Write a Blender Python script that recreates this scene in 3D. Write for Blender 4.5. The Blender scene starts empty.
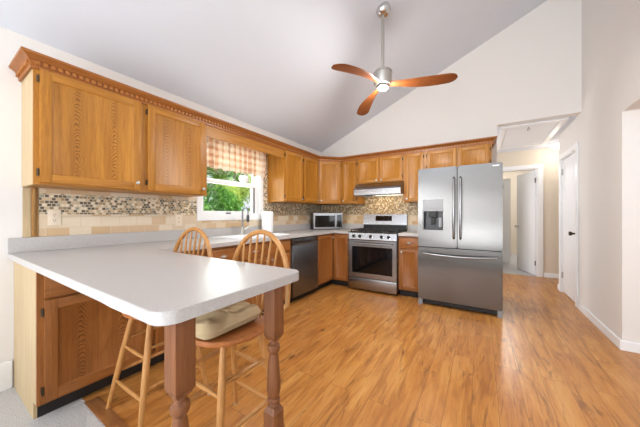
import bpy, bmesh, math, random
from mathutils import Vector, Matrix
from mathutils.geometry import tessellate_polygon
random.seed(7)
S = bpy.context.scene
COL = S.collection
PI = math.pi

# ---------------------------------------------------------------- camera, world, lights, exposure
cam = bpy.data.objects.new('camera', bpy.data.cameras.new('camera')); COL.objects.link(cam)
cam.location = (2.71, -4.349, 1.174); cam.rotation_euler = (PI/2, 0, 0.562)
cam.data.sensor_width = 36; cam.data.lens = 255.73/640*36; cam.data.shift_y = 1.55/640
cam.data.clip_start = 0.03
S.camera = cam
S.view_settings.view_transform = 'Standard'; S.view_settings.look = 'None'
S.view_settings.gamma = 1; S.view_settings.exposure = -0.24
w = bpy.data.worlds.new('world'); S.world = w; w.use_nodes = True
w.node_tree.nodes['Background'].inputs[0].default_value = (0.86, 0.93, 1.0, 1)
w.node_tree.nodes['Background'].inputs[1].default_value = 1.3
def light(name, kind, loc, rot, energy, color=(1,1,1), **kw):
    l = bpy.data.lights.new(name, kind); o = bpy.data.objects.new(name, l); COL.objects.link(o)
    o.location = loc; o.rotation_euler = rot; l.energy = energy; l.color = color
    for k, v in kw.items(): setattr(l, k, v)
    return o
light('sun', 'SUN', (0,0,10), (math.radians(-30), math.radians(35), 0), 10.0, (1,.96,.88), angle=.03)
# added area fills, most of them unseen behind the camera
light('rear_upward_fill', 'AREA', (2.2, -8.0, .5), (math.radians(174), 0, 0), 250, (.90,.95,1), shape='RECTANGLE', size=2.6, size_y=4.0)  # added fill, bounced off the ceiling from behind the camera
light('rear_streak_fill', 'AREA', (.98, -10.97, 1.15), (PI/2, 0, 0), 40, (.95,.975,1), shape='RECTANGLE', size=.6, size_y=2.0)  # added fill at the rear slot, for vertical streaks in the refrigerator
light('rear_streak_fill', 'AREA', (2.68, -10.97, 1.15), (PI/2, 0, 0), 24, (.95,.975,1), shape='RECTANGLE', size=.3, size_y=2.0)  # second added streak fill, for the right refrigerator door
light('left_rear_fill', 'AREA', (.15, -8.0, 1.6), (PI/2, 0, math.radians(-72)), 200, (.88,.94,1), shape='RECTANGLE', size=2.4, size_y=1.6)  # added fill for the right wall; no window stands here
light('hall_end_fill', 'AREA', (1.56, 1.06, 1.3), (PI/2, 0, -PI/2), 32, (.95,.97,1), shape='RECTANGLE', size=1.0, size_y=1.9)  # added fill at the closed hall end, brightens closet door and hall
light('rear_overhead_fill', 'AREA', (2.2, -6.2, 2.95), (math.radians(32), 0, 0), 20, (.88,.95,1), shape='RECTANGLE', size=2.6, size_y=2.6)  # added soft fill for the floor; no fixture hangs here
light('side_room_fill', 'AREA', (5.57, -2.4, 1.5), (PI/2, 0, PI/2), 24, (.92,.965,1), shape='RECTANGLE', size=1.9, size_y=1.1)  # added fill shining in from the side room
light('kitchen_window_light', 'AREA', (-.25, -2.13, 1.6), (PI/2, 0, -PI/2), 20, (.93,1,.95), shape='RECTANGLE', size=.9, size_y=.85)

# ---------------------------------------------------------------- materials
def lin(c):
    if isinstance(c, str): c = tuple(int(c[i:i+2], 16)/255 for i in (0,2,4))
    return tuple((v/12.92 if v <= .04045 else ((v+.055)/1.055)**2.4) for v in c) + (1,)
class NT:
    def __init__(s, name, rough=.5, metal=0, spec=.5):
        s.m = bpy.data.materials.new(name); s.m.use_nodes = True; s.t = s.m.node_tree
        s.b = s.t.nodes['Principled BSDF']
        s.b.inputs['Roughness'].default_value = rough; s.b.inputs['Metallic'].default_value = metal
        s.b.inputs['Specular IOR Level'].default_value = spec
    def n(s, t, **kw):
        o = s.t.nodes.new(t)
        for k, v in kw.items():
            if k in o.inputs: o.inputs[k].default_value = v
            else: setattr(o, k, v)
        return o
    def l(s, a, b): s.t.links.new(a, b)
    def math(s, op, a, b=None, c=None):
        o = s.n('ShaderNodeMath', operation=op)
        for i, v in enumerate((a, b, c)):
            if v is None: continue
            if isinstance(v, (int, float)): o.inputs[i].default_value = v
            else: s.l(v, o.inputs[i])
        return o.outputs[0]
    def vec(s, scale=(1,1,1), rnd=0, kind='Object'):
        tc = s.n('ShaderNodeTexCoord'); out = tc.outputs[kind]
        if rnd:
            oi = s.n('ShaderNodeObjectInfo'); a = s.n('ShaderNodeVectorMath', operation='ADD')
            m = s.n('ShaderNodeVectorMath', operation='SCALE'); m.inputs[0].default_value = (3.1, 5.7, 7.3)
            s.l(oi.outputs['Random'], m.inputs['Scale']); s.l(out, a.inputs[0]); s.l(m.outputs[0], a.inputs[1]); out = a.outputs[0]
        mp = s.n('ShaderNodeMapping'); mp.inputs['Scale'].default_value = scale; s.l(out, mp.inputs[0])
        return mp.outputs[0]
    def noise(s, v, scale=1, detail=4, rough=.55, dist=0):
        o = s.n('ShaderNodeTexNoise', Scale=scale, Detail=detail, Roughness=rough, Distortion=dist); s.l(v, o.inputs['Vector']); return o.outputs['Fac']
    def ramp(s, f, stops, mode='LINEAR'):
        o = s.n('ShaderNodeValToRGB'); e = o.color_ramp.elements; o.color_ramp.interpolation = mode
        while len(e) < len(stops): e.new(.5)
        for i, (p, c) in enumerate(stops): e[i].position = p; e[i].color = c if len(c) == 4 else lin(c)
        s.l(f, o.inputs[0]); return o.outputs[0]
    def mix(s, f, a, b, mode='MIX'):
        o = s.n('ShaderNodeMix', data_type='RGBA', blend_type=mode)
        for i, v in ((0, f), (6, a), (7, b)):
            if isinstance(v, (int, float)): o.inputs[i].default_value = v
            elif isinstance(v, tuple): o.inputs[i].default_value = v
            else: s.l(v, o.inputs[i])
        return o.outputs[2]
    def base(s, c):
        if isinstance(c, tuple): s.b.inputs['Base Color'].default_value = c
        else: s.l(c, s.b.inputs['Base Color'])
        return s
    def bump(s, h, strength=.2, dist=.002):
        o = s.n('ShaderNodeBump', Strength=strength, Distance=dist); s.l(h, o.inputs['Height']); s.l(o.outputs[0], s.b.inputs['Normal']); return s

def flat(name, c, rough=.5, metal=0, spec=.5, bump=0, bscale=200):
    t = NT(name, rough, metal, spec); col = lin(c)
    v = t.vec((1,1,1)); n = t.noise(v, 6, 3)
    t.base(t.mix(t.math('MULTIPLY', n, .12), col, tuple(x*.85 for x in col[:3])+(1,)))
    if bump: t.bump(t.noise(v, bscale, 2), bump, .001)
    return t.m
def wood(name, axis='z', light_='c08432', dark='935a1a', cath=False, rough=.38, fine=.35, period=.012):
    t = NT(name, rough, 0, .4)
    sc = {'z': (1,1,.055), 'x': (.055,1,1), 'y': (1,.055,1)}[axis]
    v = t.vec(sc, rnd=1)
    n1 = t.noise(v, 45, 5, .6); n2 = t.noise(v, 220, 3, .6); n3 = t.noise(t.vec((1,1,.3), 1), 3, 2)
    f = t.math('ADD', t.math('MULTIPLY', n1, 1-fine), t.math('MULTIPLY', n2, fine))
    col = t.ramp(f, [(.3, dark), (.62, light_)])
    if cath:
        tc = t.n('ShaderNodeTexCoord'); sx = t.n('ShaderNodeSeparateXYZ'); t.l(tc.outputs['Object'], sx.inputs[0])
        dxx = t.math('SUBTRACT', t.math('ABSOLUTE', sx.outputs[0]), .105)
        par = t.math('MULTIPLY', t.math('MULTIPLY', dxx, dxx), 55)
        wob = t.math('ADD', t.math('MULTIPLY', t.noise(t.vec((1,1,.35), 1), 14, 3), .12), t.math('MULTIPLY', t.noise(t.vec((1,1,.6), 1), 45, 3), .03))
        ph = t.math('ADD', t.math('ADD', sx.outputs[2], par), wob)
        sn = t.math('SINE', t.math('MULTIPLY', ph, 2*PI/.027))
        win = t.math('SUBTRACT', 1.0, t.math('MULTIPLY', t.math('ABSOLUTE', dxx), 16)); win.node.use_clamp = True
        k = t.math('MULTIPLY', t.ramp(sn, [(.3,(0,0,0,1)),(.7,(1,1,1,1))]), t.math('MULTIPLY', win, t.math('ADD', .5, t.math('MULTIPLY', n1, .9))))
        col = t.mix(k, col, tuple(x*.62 for x in lin(dark)[:3])+(1,))
    col = t.mix(t.math('MULTIPLY', n3, .3), col, lin(dark))
    t.base(col).bump(n2, .12, .0008)
    return t.m
OAK_V = wood('oak_vertical', 'z'); OAK_H = wood('oak_horizontal', 'x'); OAK_P = wood('oak_cathedral_panel', 'z', cath=True)
OAK_Y = wood('oak_lengthwise', 'y')
OAK_PALE = wood('pale_oak_side', 'z', 'c9b28e', 'b39a70', rough=.5)
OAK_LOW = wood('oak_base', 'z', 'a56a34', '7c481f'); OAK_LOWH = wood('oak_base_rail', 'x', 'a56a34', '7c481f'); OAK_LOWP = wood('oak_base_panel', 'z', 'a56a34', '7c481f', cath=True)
STOOLW = wood('stool_beech', 'z', 'c48f54', 'a26e37'); STOOLH = wood('stool_beech_cross', 'x', 'c48f54', 'a26e37')
STOOLD = wood('stool_seat_wood', 'x', 'b87440', '94582c')
POSTW = wood('stained_post', 'z', '8a5733', '63391d', rough=.45)
BLADEW = wood('fan_blade_wood', 'x', '93552a', '6c3816', rough=.45)
STRIPW = wood('threshold_wood', 'x', 'a06c40', '7d5029')
WALL = flat('wall_paint', 'e6e1dc', .85, bump=.03, bscale=350)
WALLH = flat('hall_paint', 'e4d8c6', .85)
CEIL = flat('ceiling_paint', 'dfe3eb', .9, bump=.03, bscale=350)
WHITE = flat('white_trim', 'f2f2f2', .4)
DOORW = flat('white_door_paint', 'ebecee', .6)
BLACK = flat('black_plastic', '141312', .45)
KICK = flat('toe_kick_black', '1c1815', .6)
IRON = flat('cast_iron', '17171a', .5)
CHROME = flat('chrome', 'd6d6d6', .12, 1)
NICKEL = flat('brushed_nickel', 'b9b6b0', .35, .85)
HINGE = flat('dark_bronze', '4a3d30', .4, .7)
PLATE = flat('almond_plate', 'e3d3bd', .4)
PORC = flat('white_porcelain', 'f4f4f4', .2)
DGLASS = flat('dark_glass', '0c0c0e', .06)
LGREY = flat('light_grey_plastic', '97999c', .35)
DGREY = flat('dark_grey_plastic', '3c3d41', .35)
PAPER = flat('paper_towel', 'f3f3f4', .9, bump=.2)
RUBBER = flat('chair_foot', 'b0a084', .6)
def steel(name='stainless_steel', c='767472', rough=.22, axis='x'):
    t = NT(name, rough, 1, .5)
    v = t.vec((1,1,220) if axis == 'x' else (220,220,1))
    n = t.noise(v, 2.2, 3)
    t.base(t.ramp(n, [(.3, tuple(x*.97 for x in lin(c)[:3])+(1,)), (.7, lin(c))]))
    t.b.inputs['Anisotropic'].default_value = .88
    tg = t.n('ShaderNodeTangent', direction_type='RADIAL', axis='Z'); t.l(tg.outputs[0], t.b.inputs['Tangent'])
    return t.m
STEEL = steel(); STEELB = steel('bright_stainless_steel', 'a4a4a6', .25); STEELM = steel('range_stainless_steel', 'a09f9f', .24); STEELD = steel('dark_stainless_steel', '808286', .32)
def laminate():
    t = NT('worktop_laminate', .33, 0, .45); v = t.vec()
    n = t.noise(v, 160, 3, .7); n2 = t.noise(v, 2.5, 3)
    t.base(t.mix(t.math('MULTIPLY', n2, .3), t.ramp(n, [(.3, 'b0acaa'), (.7, 'c3c0be')]), lin('b7b2ad')))
    return t.m
LAM = laminate()
def floor_wood():
    t = NT('laminate_floor', .3, 0, .45)
    tc = t.n('ShaderNodeTexCoord'); sx = t.n('ShaderNodeSeparateXYZ'); t.l(tc.outputs['Object'], sx.inputs[0])
    cb = t.n('ShaderNodeCombineXYZ'); t.l(sx.outputs[1], cb.inputs[0]); t.l(sx.outputs[0], cb.inputs[1])
    br = t.n('ShaderNodeTexBrick', offset=.37, offset_frequency=2); t.l(cb.outputs[0], br.inputs['Vector'])
    for k, x in (('Scale', 1), ('Mortar Size', .0016), ('Mortar Smooth', .2), ('Bias', 0), ('Brick Width', 1.4), ('Row Height', .14)): br.inputs[k].default_value = x
    br.inputs['Color1'].default_value = (0,0,0,1); br.inputs['Color2'].default_value = (1,1,1,1); br.inputs['Mortar'].default_value = (.5,.5,.5,1)
    rnd = t.math('MULTIPLY', br.outputs['Color'], 1)
    # offset the grain plank by plank
    off = t.n('ShaderNodeCombineXYZ'); t.l(t.math('MULTIPLY', rnd, 7.3), off.inputs[0]); t.l(t.math('MULTIPLY', rnd, 13.1), off.inputs[1])
    ad = t.n('ShaderNodeVectorMath', operation='ADD'); t.l(tc.outputs['Object'], ad.inputs[0]); t.l(off.outputs[0], ad.inputs[1])
    def mp(sc):
        m = t.n('ShaderNodeMapping'); m.inputs['Scale'].default_value = sc; t.l(ad.outputs[0], m.inputs[0]); return m.outputs[0]
    g1 = t.noise(mp((1,.13,1)), 16, 5, .6, .8); g2 = t.noise(mp((1,.05,1)), 110, 4, .65)
    g3 = t.noise(mp((1,.4,1)), 5, 3, .5, 1.2); g4 = t.noise(mp((1,.16,1)), 9, 4, .7, 2.0)
    col = t.ramp(g1, [(.3, 'a0652f'), (.5, 'cd8d46'), (.68, 'dea65e')])
    col = t.mix(t.math('MULTIPLY', t.math('SUBTRACT', 1.0, g2), .45), col, lin('865628'))
    col = t.mix(t.math('MULTIPLY', rnd, .4), col, lin('a8672f'))
    dk = t.ramp(g4, [(.56, (0,0,0,1)), (.68, (1,1,1,1))])
    col = t.mix(t.math('MULTIPLY', dk, .7), col, lin('6e4326'))
    g5 = t.noise(mp((1,.05,1)), 42, 3, .6, 1.5)
    col = t.mix(t.math('MULTIPLY', t.ramp(g5, [(.60, (0,0,0,1)), (.70, (1,1,1,1))]), .55), col, lin('6b4022'))
    vo = t.n('ShaderNodeTexVoronoi', Scale=2.6); t.l(mp((1.6,.8,1)), vo.inputs['Vector'])
    kn = t.ramp(t.math('ADD', vo.outputs['Distance'], t.math('MULTIPLY', g3, .08)), [(.08, (1,1,1,1)), (.15, (0,0,0,1))])
    col = t.mix(t.math('MULTIPLY', kn, .75), col, lin('5d3a24'))
    col = t.mix(t.math('MULTIPLY', br.outputs['Fac'], .55), col, lin('5a351b'))
    t.base(col).bump(g2, .08, .001)
    return t.m
FLOOR = floor_wood()
def carpet():
    t = NT('carpet', .95, 0, .1); v = t.vec(); n = t.noise(v, 150, 3, .7); n2 = t.noise(v, 25, 3)
    t.base(t.mix(t.math('MULTIPLY', n2, .5), t.ramp(n, [(.35, 'a9a6a2'), (.65, 'dedbd7')]), lin('b9b5b0'))).bump(n, .8, .006); return t.m
CARPET = carpet()
def tiles(name, bw, bh, cols, grout, axis, off=.5, mort=.003, cloud=.3):
    # axis: wall runs along 'y' (left wall) or 'x' (back wall)
    t = NT(name, .35, 0, .45)
    tc = t.n('ShaderNodeTexCoord'); sx = t.n('ShaderNodeSeparateXYZ'); t.l(tc.outputs['Object'], sx.inputs[0])
    cb = t.n('ShaderNodeCombineXYZ'); t.l(sx.outputs[1 if axis == 'y' else 0], cb.inputs[0]); t.l(sx.outputs[2], cb.inputs[1])
    br = t.n('ShaderNodeTexBrick', offset=off, offset_frequency=2); t.l(cb.outputs[0], br.inputs['Vector'])
    for k, x in (('Scale', 1), ('Mortar Size', mort), ('Mortar Smooth', .1), ('Bias', 0), ('Brick Width', bw), ('Row Height', bh)): br.inputs[k].default_value = x
    br.inputs['Color1'].default_value = (0,0,0,1); br.inputs['Color2'].default_value = (1,1,1,1); br.inputs['Mortar'].default_value = (.5,.5,.5,1)
    k = len(cols); col = t.ramp(br.outputs['Color'], [(i/k, c) for i, c in enumerate(cols)], 'CONSTANT')
    n = t.noise(t.vec(), 35, 3, .6)
    col = t.mix(t.math('MULTIPLY', n, cloud), col, lin('c6a27a'))
    t.base(t.mix(br.outputs['Fac'], col, lin(grout)))
    t.bump(t.math('SUBTRACT', 1.0, br.outputs['Fac']), .3, .001)
    return t.m
MOSC = ['5d5140','e3d6bd','8b7a5c','6f6a58','d0ba94','a1845c','4e463a','c9b48e','97978a','ead9c0']
TILC = ['d3b68c','c9a679','dcc49f','c1986b','cfb287','d8bd98']  # golden: the hood light's warmth is put into the back tile colours
MOS_Y = tiles('mosaic_tile_left', .024, .0221, MOSC, 'cfc1a8', 'y', off=.5, mort=.002, cloud=.1); MOS_X = tiles('mosaic_tile_back', .024, .0221, MOSC, 'c4a36b', 'x', off=.5, mort=.002, cloud=.3)
TIL_Y = tiles('stone_tile_left', .13, .083, ['d9c8b0','cdb393','ded0bc','c8ab86','d6c4aa','dccfb8'], 'd2bfa2', 'y'); TIL_X = tiles('stone_tile_back', .13, .083, TILC, 'd2bfa2', 'x')
def plaid():
    t = NT('plaid_curtain', .9, 0, .1)
    tc = t.n('ShaderNodeTexCoord'); sx = t.n('ShaderNodeSeparateXYZ'); t.l(tc.outputs['Object'], sx.inputs[0])
    a = t.math('GREATER_THAN', t.math('SINE', t.math('MULTIPLY', sx.outputs[1], 2*PI/.085)), .15)
    b = t.math('GREATER_THAN', t.math('SINE', t.math('MULTIPLY', sx.outputs[2], 2*PI/.085)), .15)
    f = t.math('ADD', t.math('MULTIPLY', a, .5), t.math('MULTIPLY', b, .4))
    col = t.ramp(f, [(0, 'f1e6da'), (.45, 'ead3be'), (.9, 'd6b195')])
    t.base(col)
    tr = t.n('ShaderNodeBsdfTranslucent'); t.l(col, tr.inputs[0]); mx = t.n('ShaderNodeMixShader'); mx.inputs[0].default_value = .45
    t.l(t.b.outputs[0], mx.inputs[1]); t.l(tr.outputs[0], mx.inputs[2]); t.l(mx.outputs[0], t.t.nodes['Material Output'].inputs[0])
    return t.m
PLAID = plaid()
def glass():
    t = NT('window_glass', .0); t.t.nodes.remove(t.b)
    tr = t.n('ShaderNodeBsdfTransparent'); gl = t.n('ShaderNodeBsdfGlossy', Roughness=.02); mx = t.n('ShaderNodeMixShader'); mx.inputs[0].default_value = .05
    t.l(tr.outputs[0], mx.inputs[1]); t.l(gl.outputs[0], mx.inputs[2]); t.l(mx.outputs[0], t.t.nodes['Material Output'].inputs[0]); return t.m
GLASS = glass()
def emit(name, c, s):
    t = NT(name); t.b.inputs['Emission Color'].default_value = lin(c); t.b.inputs['Emission Strength'].default_value = s; t.base(lin(c)); return t.m
LAMP = emit('lamp_lens', 'fff1d6', 12); LAMPH = emit('hall_lamp_glass', 'fff4e0', 3)
def leaves(name, a, b):
    t = NT(name, .6, 0, .3); n = t.noise(t.vec(), 3, 3); n2 = t.noise(t.vec(), 23, 2)
    col = t.mix(n2, t.ramp(n, [(.35, a), (.65, b)]), lin(a)); t.base(col)
    tr = t.n('ShaderNodeBsdfTranslucent'); t.l(col, tr.inputs[0]); mx = t.n('ShaderNodeMixShader'); mx.inputs[0].default_value = .4
    t.l(t.b.outputs[0], mx.inputs[1]); t.l(tr.outputs[0], mx.inputs[2]); t.l(mx.outputs[0], t.t.nodes['Material Output'].inputs[0]); return t.m
LEAF1 = leaves('leaves_green', '5d9a4a', 'a3cc62'); LEAF2 = leaves('leaves_yellow_green', 'bcd474', 'eef0b4')
BARK = flat('bark', '6b5844', .9); GRASS = flat('lawn', '7fa05a', .9)
CUSH = flat('cream_cushion_fabric', 'bda783', .95, bump=.3, bscale=500)

# ---------------------------------------------------------------- mesh helpers
class MB:
    def __init__(s, off=(0,0,0)): s.bm = bmesh.new(); s.mi = 0; s.off = Vector(off)
    def _mark(s, n0):
        s.bm.faces.ensure_lookup_table()
        for f in s.bm.faces[n0:]: f.material_index = s.mi
    def box(s, x0, x1, y0, y1, z0, z1, bev=0):
        t = bmesh.new(); bmesh.ops.create_cube(t, size=1)
        for v in t.verts: v.co = Vector(((x0+x1)/2+v.co.x*(x1-x0), (y0+y1)/2+v.co.y*(y1-y0), (z0+z1)/2+v.co.z*(z1-z0)))
        if bev: bmesh.ops.bevel(t, geom=t.edges[:], offset=bev, segments=2, affect='EDGES', profile=.6)
        return s.merge(t)
    def merge(s, t, mat=None):
        n0 = len(s.bm.faces); vm = {}
        for v in t.verts: vm[v] = s.bm.verts.new((mat @ v.co) if mat else v.co)
        for f in t.faces:
            try: g = s.bm.faces.new([vm[v] for v in f.verts]); g.material_index = s.mi
            except ValueError: pass
        t.free(); return s
    def ring_loft(s, rings, cap=True, closed=False):
        R = [[s.bm.verts.new(p) for p in r] for r in rings]; n = len(R[0]); n0 = len(s.bm.faces)
        idx = range(len(R) if closed else len(R)-1)
        for i in idx:
            a, b = R[i], R[(i+1) % len(R)]
            for j in range(n):
                f = s.bm.faces.new((a[j], a[(j+1) % n], b[(j+1) % n], b[j])); f.material_index = s.mi
        if cap and not closed:
            for r in (R[0][::-1], R[-1]): f = s.bm.faces.new(r); f.material_index = s.mi
        return s
    def lathe(s, prof, base=(0,0,0), axis=(0,0,1), seg=24):
        ax = Vector(axis).normalized(); q = Vector((0,0,1)).rotation_difference(ax).to_matrix(); b = Vector(base)
        rings = [[b + q @ Vector((max(r,1e-4)*math.cos(2*PI*k/seg), max(r,1e-4)*math.sin(2*PI*k/seg), z)) for k in range(seg)] for r, z in prof]
        return s.ring_loft(rings)
    def cyl(s, p0, p1, r0, r1=None, seg=14):
        p0, p1 = Vector(p0), Vector(p1); d = p1-p0; L = d.length
        return s.lathe([(r0,0),(r1 if r1 is not None else r0, L)], p0, d, seg)
    def turned(s, p0, p1, prof, seg=16):
        p0, p1 = Vector(p0), Vector(p1); d = p1-p0; L = d.length
        return s.lathe([(r, t*L) for t, r in prof], p0, d, seg)
    def tube(s, pts, r, seg=10, closed=False, flat_=1.0):
        pts = [Vector(p) for p in pts]; n = len(pts); rings = []; up = Vector((0,0,1)); prev = None
        for i, p in enumerate(pts):
            a = pts[(i-1) % n] if (i or closed) else p; b = pts[(i+1) % n] if (i < n-1 or closed) else p
            d = (b-a).normalized()
            if prev is None: u = d.cross(up); u = d.cross(Vector((1,0,0))) if u.length < .1 else u
            else: u = prev - d*prev.dot(d)
            u.normalize(); prev = u; v = d.cross(u); rr = r[i] if isinstance(r, (list, tuple)) else r
            rings.append([p + u*math.cos(2*PI*k/seg)*rr + v*math.sin(2*PI*k/seg)*rr*flat_ for k in range(seg)])
        return s.ring_loft(rings, closed=closed)
    def prism(s, loops, z0, z1, bev=0, axis='z'):
        """loops[0] outer, others holes; 2D points extruded along axis"""
        def P(p, h): return Vector((p[0], p[1], h)) if axis == 'z' else (Vector((p[0], h, p[1])) if axis == 'y' else Vector((h, p[0], p[1])))
        t = bmesh.new()
        flatp = [p for lp in loops for p in lp]
        tri = tessellate_polygon([[Vector((p[0], p[1], 0)) for p in lp] for lp in loops])
        A = [t.verts.new(P(p, z0)) for p in flatp]; B = [t.verts.new(P(p, z1)) for p in flatp]
        for f in tri:
            try: t.faces.new([A[i] for i in f]); t.faces.new([B[i] for i in f][::-1])
            except ValueError: pass
        k = 0
        for lp in loops:
            n = len(lp)
            for i in range(n): t.faces.new((A[k+i], A[k+(i+1) % n], B[k+(i+1) % n], B[k+i]))
            k += n
        bmesh.ops.recalc_face_normals(t, faces=t.faces)
        bmesh.ops.dissolve_limit(t, angle_limit=.01, verts=t.verts, edges=t.edges)
        if bev:
            es = [e for e in t.edges if len(e.link_faces) == 2 and e.calc_face_angle(0) > .9]
            bmesh.ops.bevel(t, geom=es, offset=bev, segments=2, affect='EDGES')
        return s.merge(t)
    def build(s, name, mats, parent=None, loc=(0,0,0), smooth=True):
        bmesh.ops.recalc_face_normals(s.bm, faces=s.bm.faces)
        me = bpy.data.meshes.new(name); s.bm.to_mesh(me); s.bm.free()
        for m in (mats if isinstance(mats, (list, tuple)) else [mats]): me.materials.append(m)
        o = bpy.data.objects.new(name, me); COL.objects.link(o); o.location = loc
        if parent: o.parent = parent
        if smooth:
            for p in me.polygons: p.use_smooth = True
            try: me.set_sharp_from_angle(angle=math.radians(35))
            except Exception: pass
        return o
def tag(o, label, cat, group=None):
    o['label'] = label; o['category'] = cat
    if group: o['group'] = group
    return o
def thing(name, label, cat, loc=(0,0,0), rz=0, group=None):
    o = bpy.data.objects.new(name, None); COL.objects.link(o); o.location = loc; o.rotation_euler = (0,0,rz); o.empty_display_size = .1
    return tag(o, label, cat, group)
def struct(o): o['kind'] = 'structure'; return o
def bx(name, mat, parent, *a, bev=0, loc=(0,0,0)): return MB().box(*a, bev=bev).build(name, mat, parent, loc)

# ---------------------------------------------------------------- the room
# left wall with the window hole (y -2.6..-1.67, z 1.16..2.09)
WY0, WY1, WZ0, WZ1 = -2.60, -1.67, 1.165, 2.09
m = MB(); m.prism([[(-11,0),(0.12,0),(0.12,2.50),(-11,2.50)], [(WY0,WZ0),(WY1,WZ0),(WY1,WZ1),(WY0,WZ1)]], -.15, 0, axis='x'); struct(m.build('wall_left', WALL, smooth=False))
SL = .44
m = MB(); m.prism([[(0,0),(2.9,0),(2.9,2.435),(3.75,2.435),(3.75,2.43+SL*3.75),(0,2.43)]], 0, .12, axis='y'); struct(m.build('wall_back', WALL, smooth=False))
# right wall: closet door hole, and the wide opening to the next room
m = MB()
m.prism([[(-11,0),(-2.9,0),(-2.9,2.075),(-1.06,2.075),(-1.06,0),(.18,0),(.18,2.02),(.92,2.02),(.92,0),(1.07,0),(1.07,4.2),(-11,4.2)]], 3.75, 3.88, axis='x')
struct(m.build('wall_right', WALL, smooth=False))
struct(MB().prism([[(-.15,2.43-.15*SL),(3.9,2.43+SL*3.9),(3.9,2.58+SL*3.9),(-.15,2.58-.15*SL)]], -11, .12, axis='y').build('ceiling', CEIL, smooth=False))
struct(MB().box(.0, 5.6, -3.775, 2.0, -.1, 0).build('floor', FLOOR, smooth=False))
struct(MB().box(.0, 5.6, -11, -3.775, -.1, 0).build('floor_carpet', CARPET, smooth=False))
struct(MB().box(.62, 5.6, -3.785, -3.715, 0.0005, .009, .003).build('trim_1', STRIPW))
# side room seen through the opening
struct(MB().box(3.88, 5.6, -1.06, -.94, 0, 2.5).build('wall_side_room', WALL, smooth=False))
struct(MB().box(3.88, 5.6, -11, -.94, 2.5, 2.6).build('ceiling_side_room', CEIL, smooth=False))
struct(MB().prism([[(-11,0),(-.94,0),(-.94,2.5),(-11,2.5)], [(-3.4,.9),(-1.4,.9),(-1.4,2.1),(-3.4,2.1)]], 5.6, 5.72, axis='x').build('wall_side_room_right', WALL, smooth=False))
# unseen rear wall; two slots added for streaks in the refrigerator's reflections
struct(MB().prism([[(0,0),(3.75,0),(3.75,4.08),(0,2.43)],[(.6,.1),(1.35,.1),(1.35,2.2),(.6,2.2)],[(2.5,.1),(2.85,.1),(2.85,2.2),(2.5,2.2)]], -11.12, -11, axis='y').build('wall_rear', WALL, smooth=False))
# hall behind the kitchen
struct(MB().box(1.5, 5.6, .12, 2.0, 2.435, 2.5).build('ceiling_hall', CEIL, smooth=False))
struct(MB().prism([[(1.5,0),(2.87,0),(2.87,2.07),(3.63,2.07),(3.63,0),(5.6,0),(5.6,2.5),(1.5,2.5)]], 2.0, 2.12, axis='y').build('wall_hall', WALLH, smooth=False))
struct(MB().box(1.4, 1.5, .12, 2.12, 0, 2.5).build('wall_hall_left', WALLH, smooth=False))
struct(MB().box(3.88, 5.6, .95, 1.07, 0, 2.435).build('wall_closet', WALLH, smooth=False))
struct(MB().box(5.6, 5.7, .95, 2.12, 0, 2.5).build('wall_hall_right', WALLH, smooth=False))
# room beyond the hall
BATH = flat('pale_grey_floor', 'bdbdbf', .4)
struct(MB().box(1.4, 5.0, 2.0, 5.2, -.1, -.001).build('floor_far_room', BATH, smooth=False))
struct(MB().box(1.4, 5.0, 5.2, 5.3, 0, 2.5).build('wall_far_room', WALLH, smooth=False))
struct(MB().box(1.3, 1.4, 2.12, 5.3, 0, 2.5).build('wall_far_room_left', WALLH, smooth=False))
struct(MB().box(5.0, 5.1, 2.12, 5.3, 0, 2.5).build('wall_far_room_right', WALLH, smooth=False))
struct(MB().box(1.3, 5.1, 2.12, 5.3, 2.5, 2.6).build('ceiling_far_room', CEIL, smooth=False))
# baseboards
def baseb(name, *a): return struct(MB().box(*a, bev=.004).build(name, WHITE))
baseb('baseboard_left', 0.0, .016, -11, -3.992, 0, .185)
struct(MB().prism([[(3.733,.098),(3.733,-1.077),(4.9,-1.077),(4.9,-1.06),(3.75,-1.06),(3.75,.098)]], 0, .085, .004).build('baseboard_right', WHITE))
struct(MB().prism([[(3.733,.995),(3.733,1.087),(4.9,1.087),(4.9,1.07),(3.75,1.07),(3.75,.995)]], 0, .085, .004).build('baseboard_closet', WHITE))
baseb('baseboard_hall', 3.715, 5.5, 1.984, 2.0, 0, .085)
# casings
def casing(name, axis, a0, a1, zt, wd, p0, p1):
    lp = [(a0-wd,0),(a0,0),(a0,zt),(a1,zt),(a1,0),(a1+wd,0),(a1+wd,zt+wd),(a0-wd,zt+wd)]
    return struct(MB().prism([lp], p0, p1, .004, axis=axis).build(name, WHITE))
casing('trim_2', 'x', .18, .92, 2.02, .075, 3.732, 3.7495)
casing('trim_3', 'y', 2.87, 3.63, 2.07, .075, 1.982, 1.9995)
# hall doorway jamb lining
m = MB(); m.box(3.615,3.63,2.0,2.12,0,2.07); m.box(2.87,2.885,2.0,2.12,0,2.07); m.box(2.87,3.63,2.0,2.12,2.055,2.07); struct(m.build('trim_4', WHITE))
m = MB(); m.box(3.75,3.88,.18,.19,0,2.02); m.box(3.75,3.88,.91,.92,0,2.02); m.box(3.75,3.88,.18,.92,2.01,2.02); struct(m.build('trim_5', WHITE))
# closet door (closed): slab with knob and two hinges
d1 = struct(bx('door_1', DOORW, None, 3.765, 3.80, .195, .905, .012, 2.005, bev=.003))
m = MB(); m.lathe([(.028,0),(.028,.006),(.012,.012),(.011,.035),(.022,.045),(.028,.06),(.024,.072),(.001,.076)], (3.765,.265,.93), (-1,0,0)); m.build('door_knob', HINGE, d1)
for z in (.22, 1.78): bx('hinge', NICKEL, d1, 3.748, 3.764, .893, .909, z, z+.09)
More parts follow.
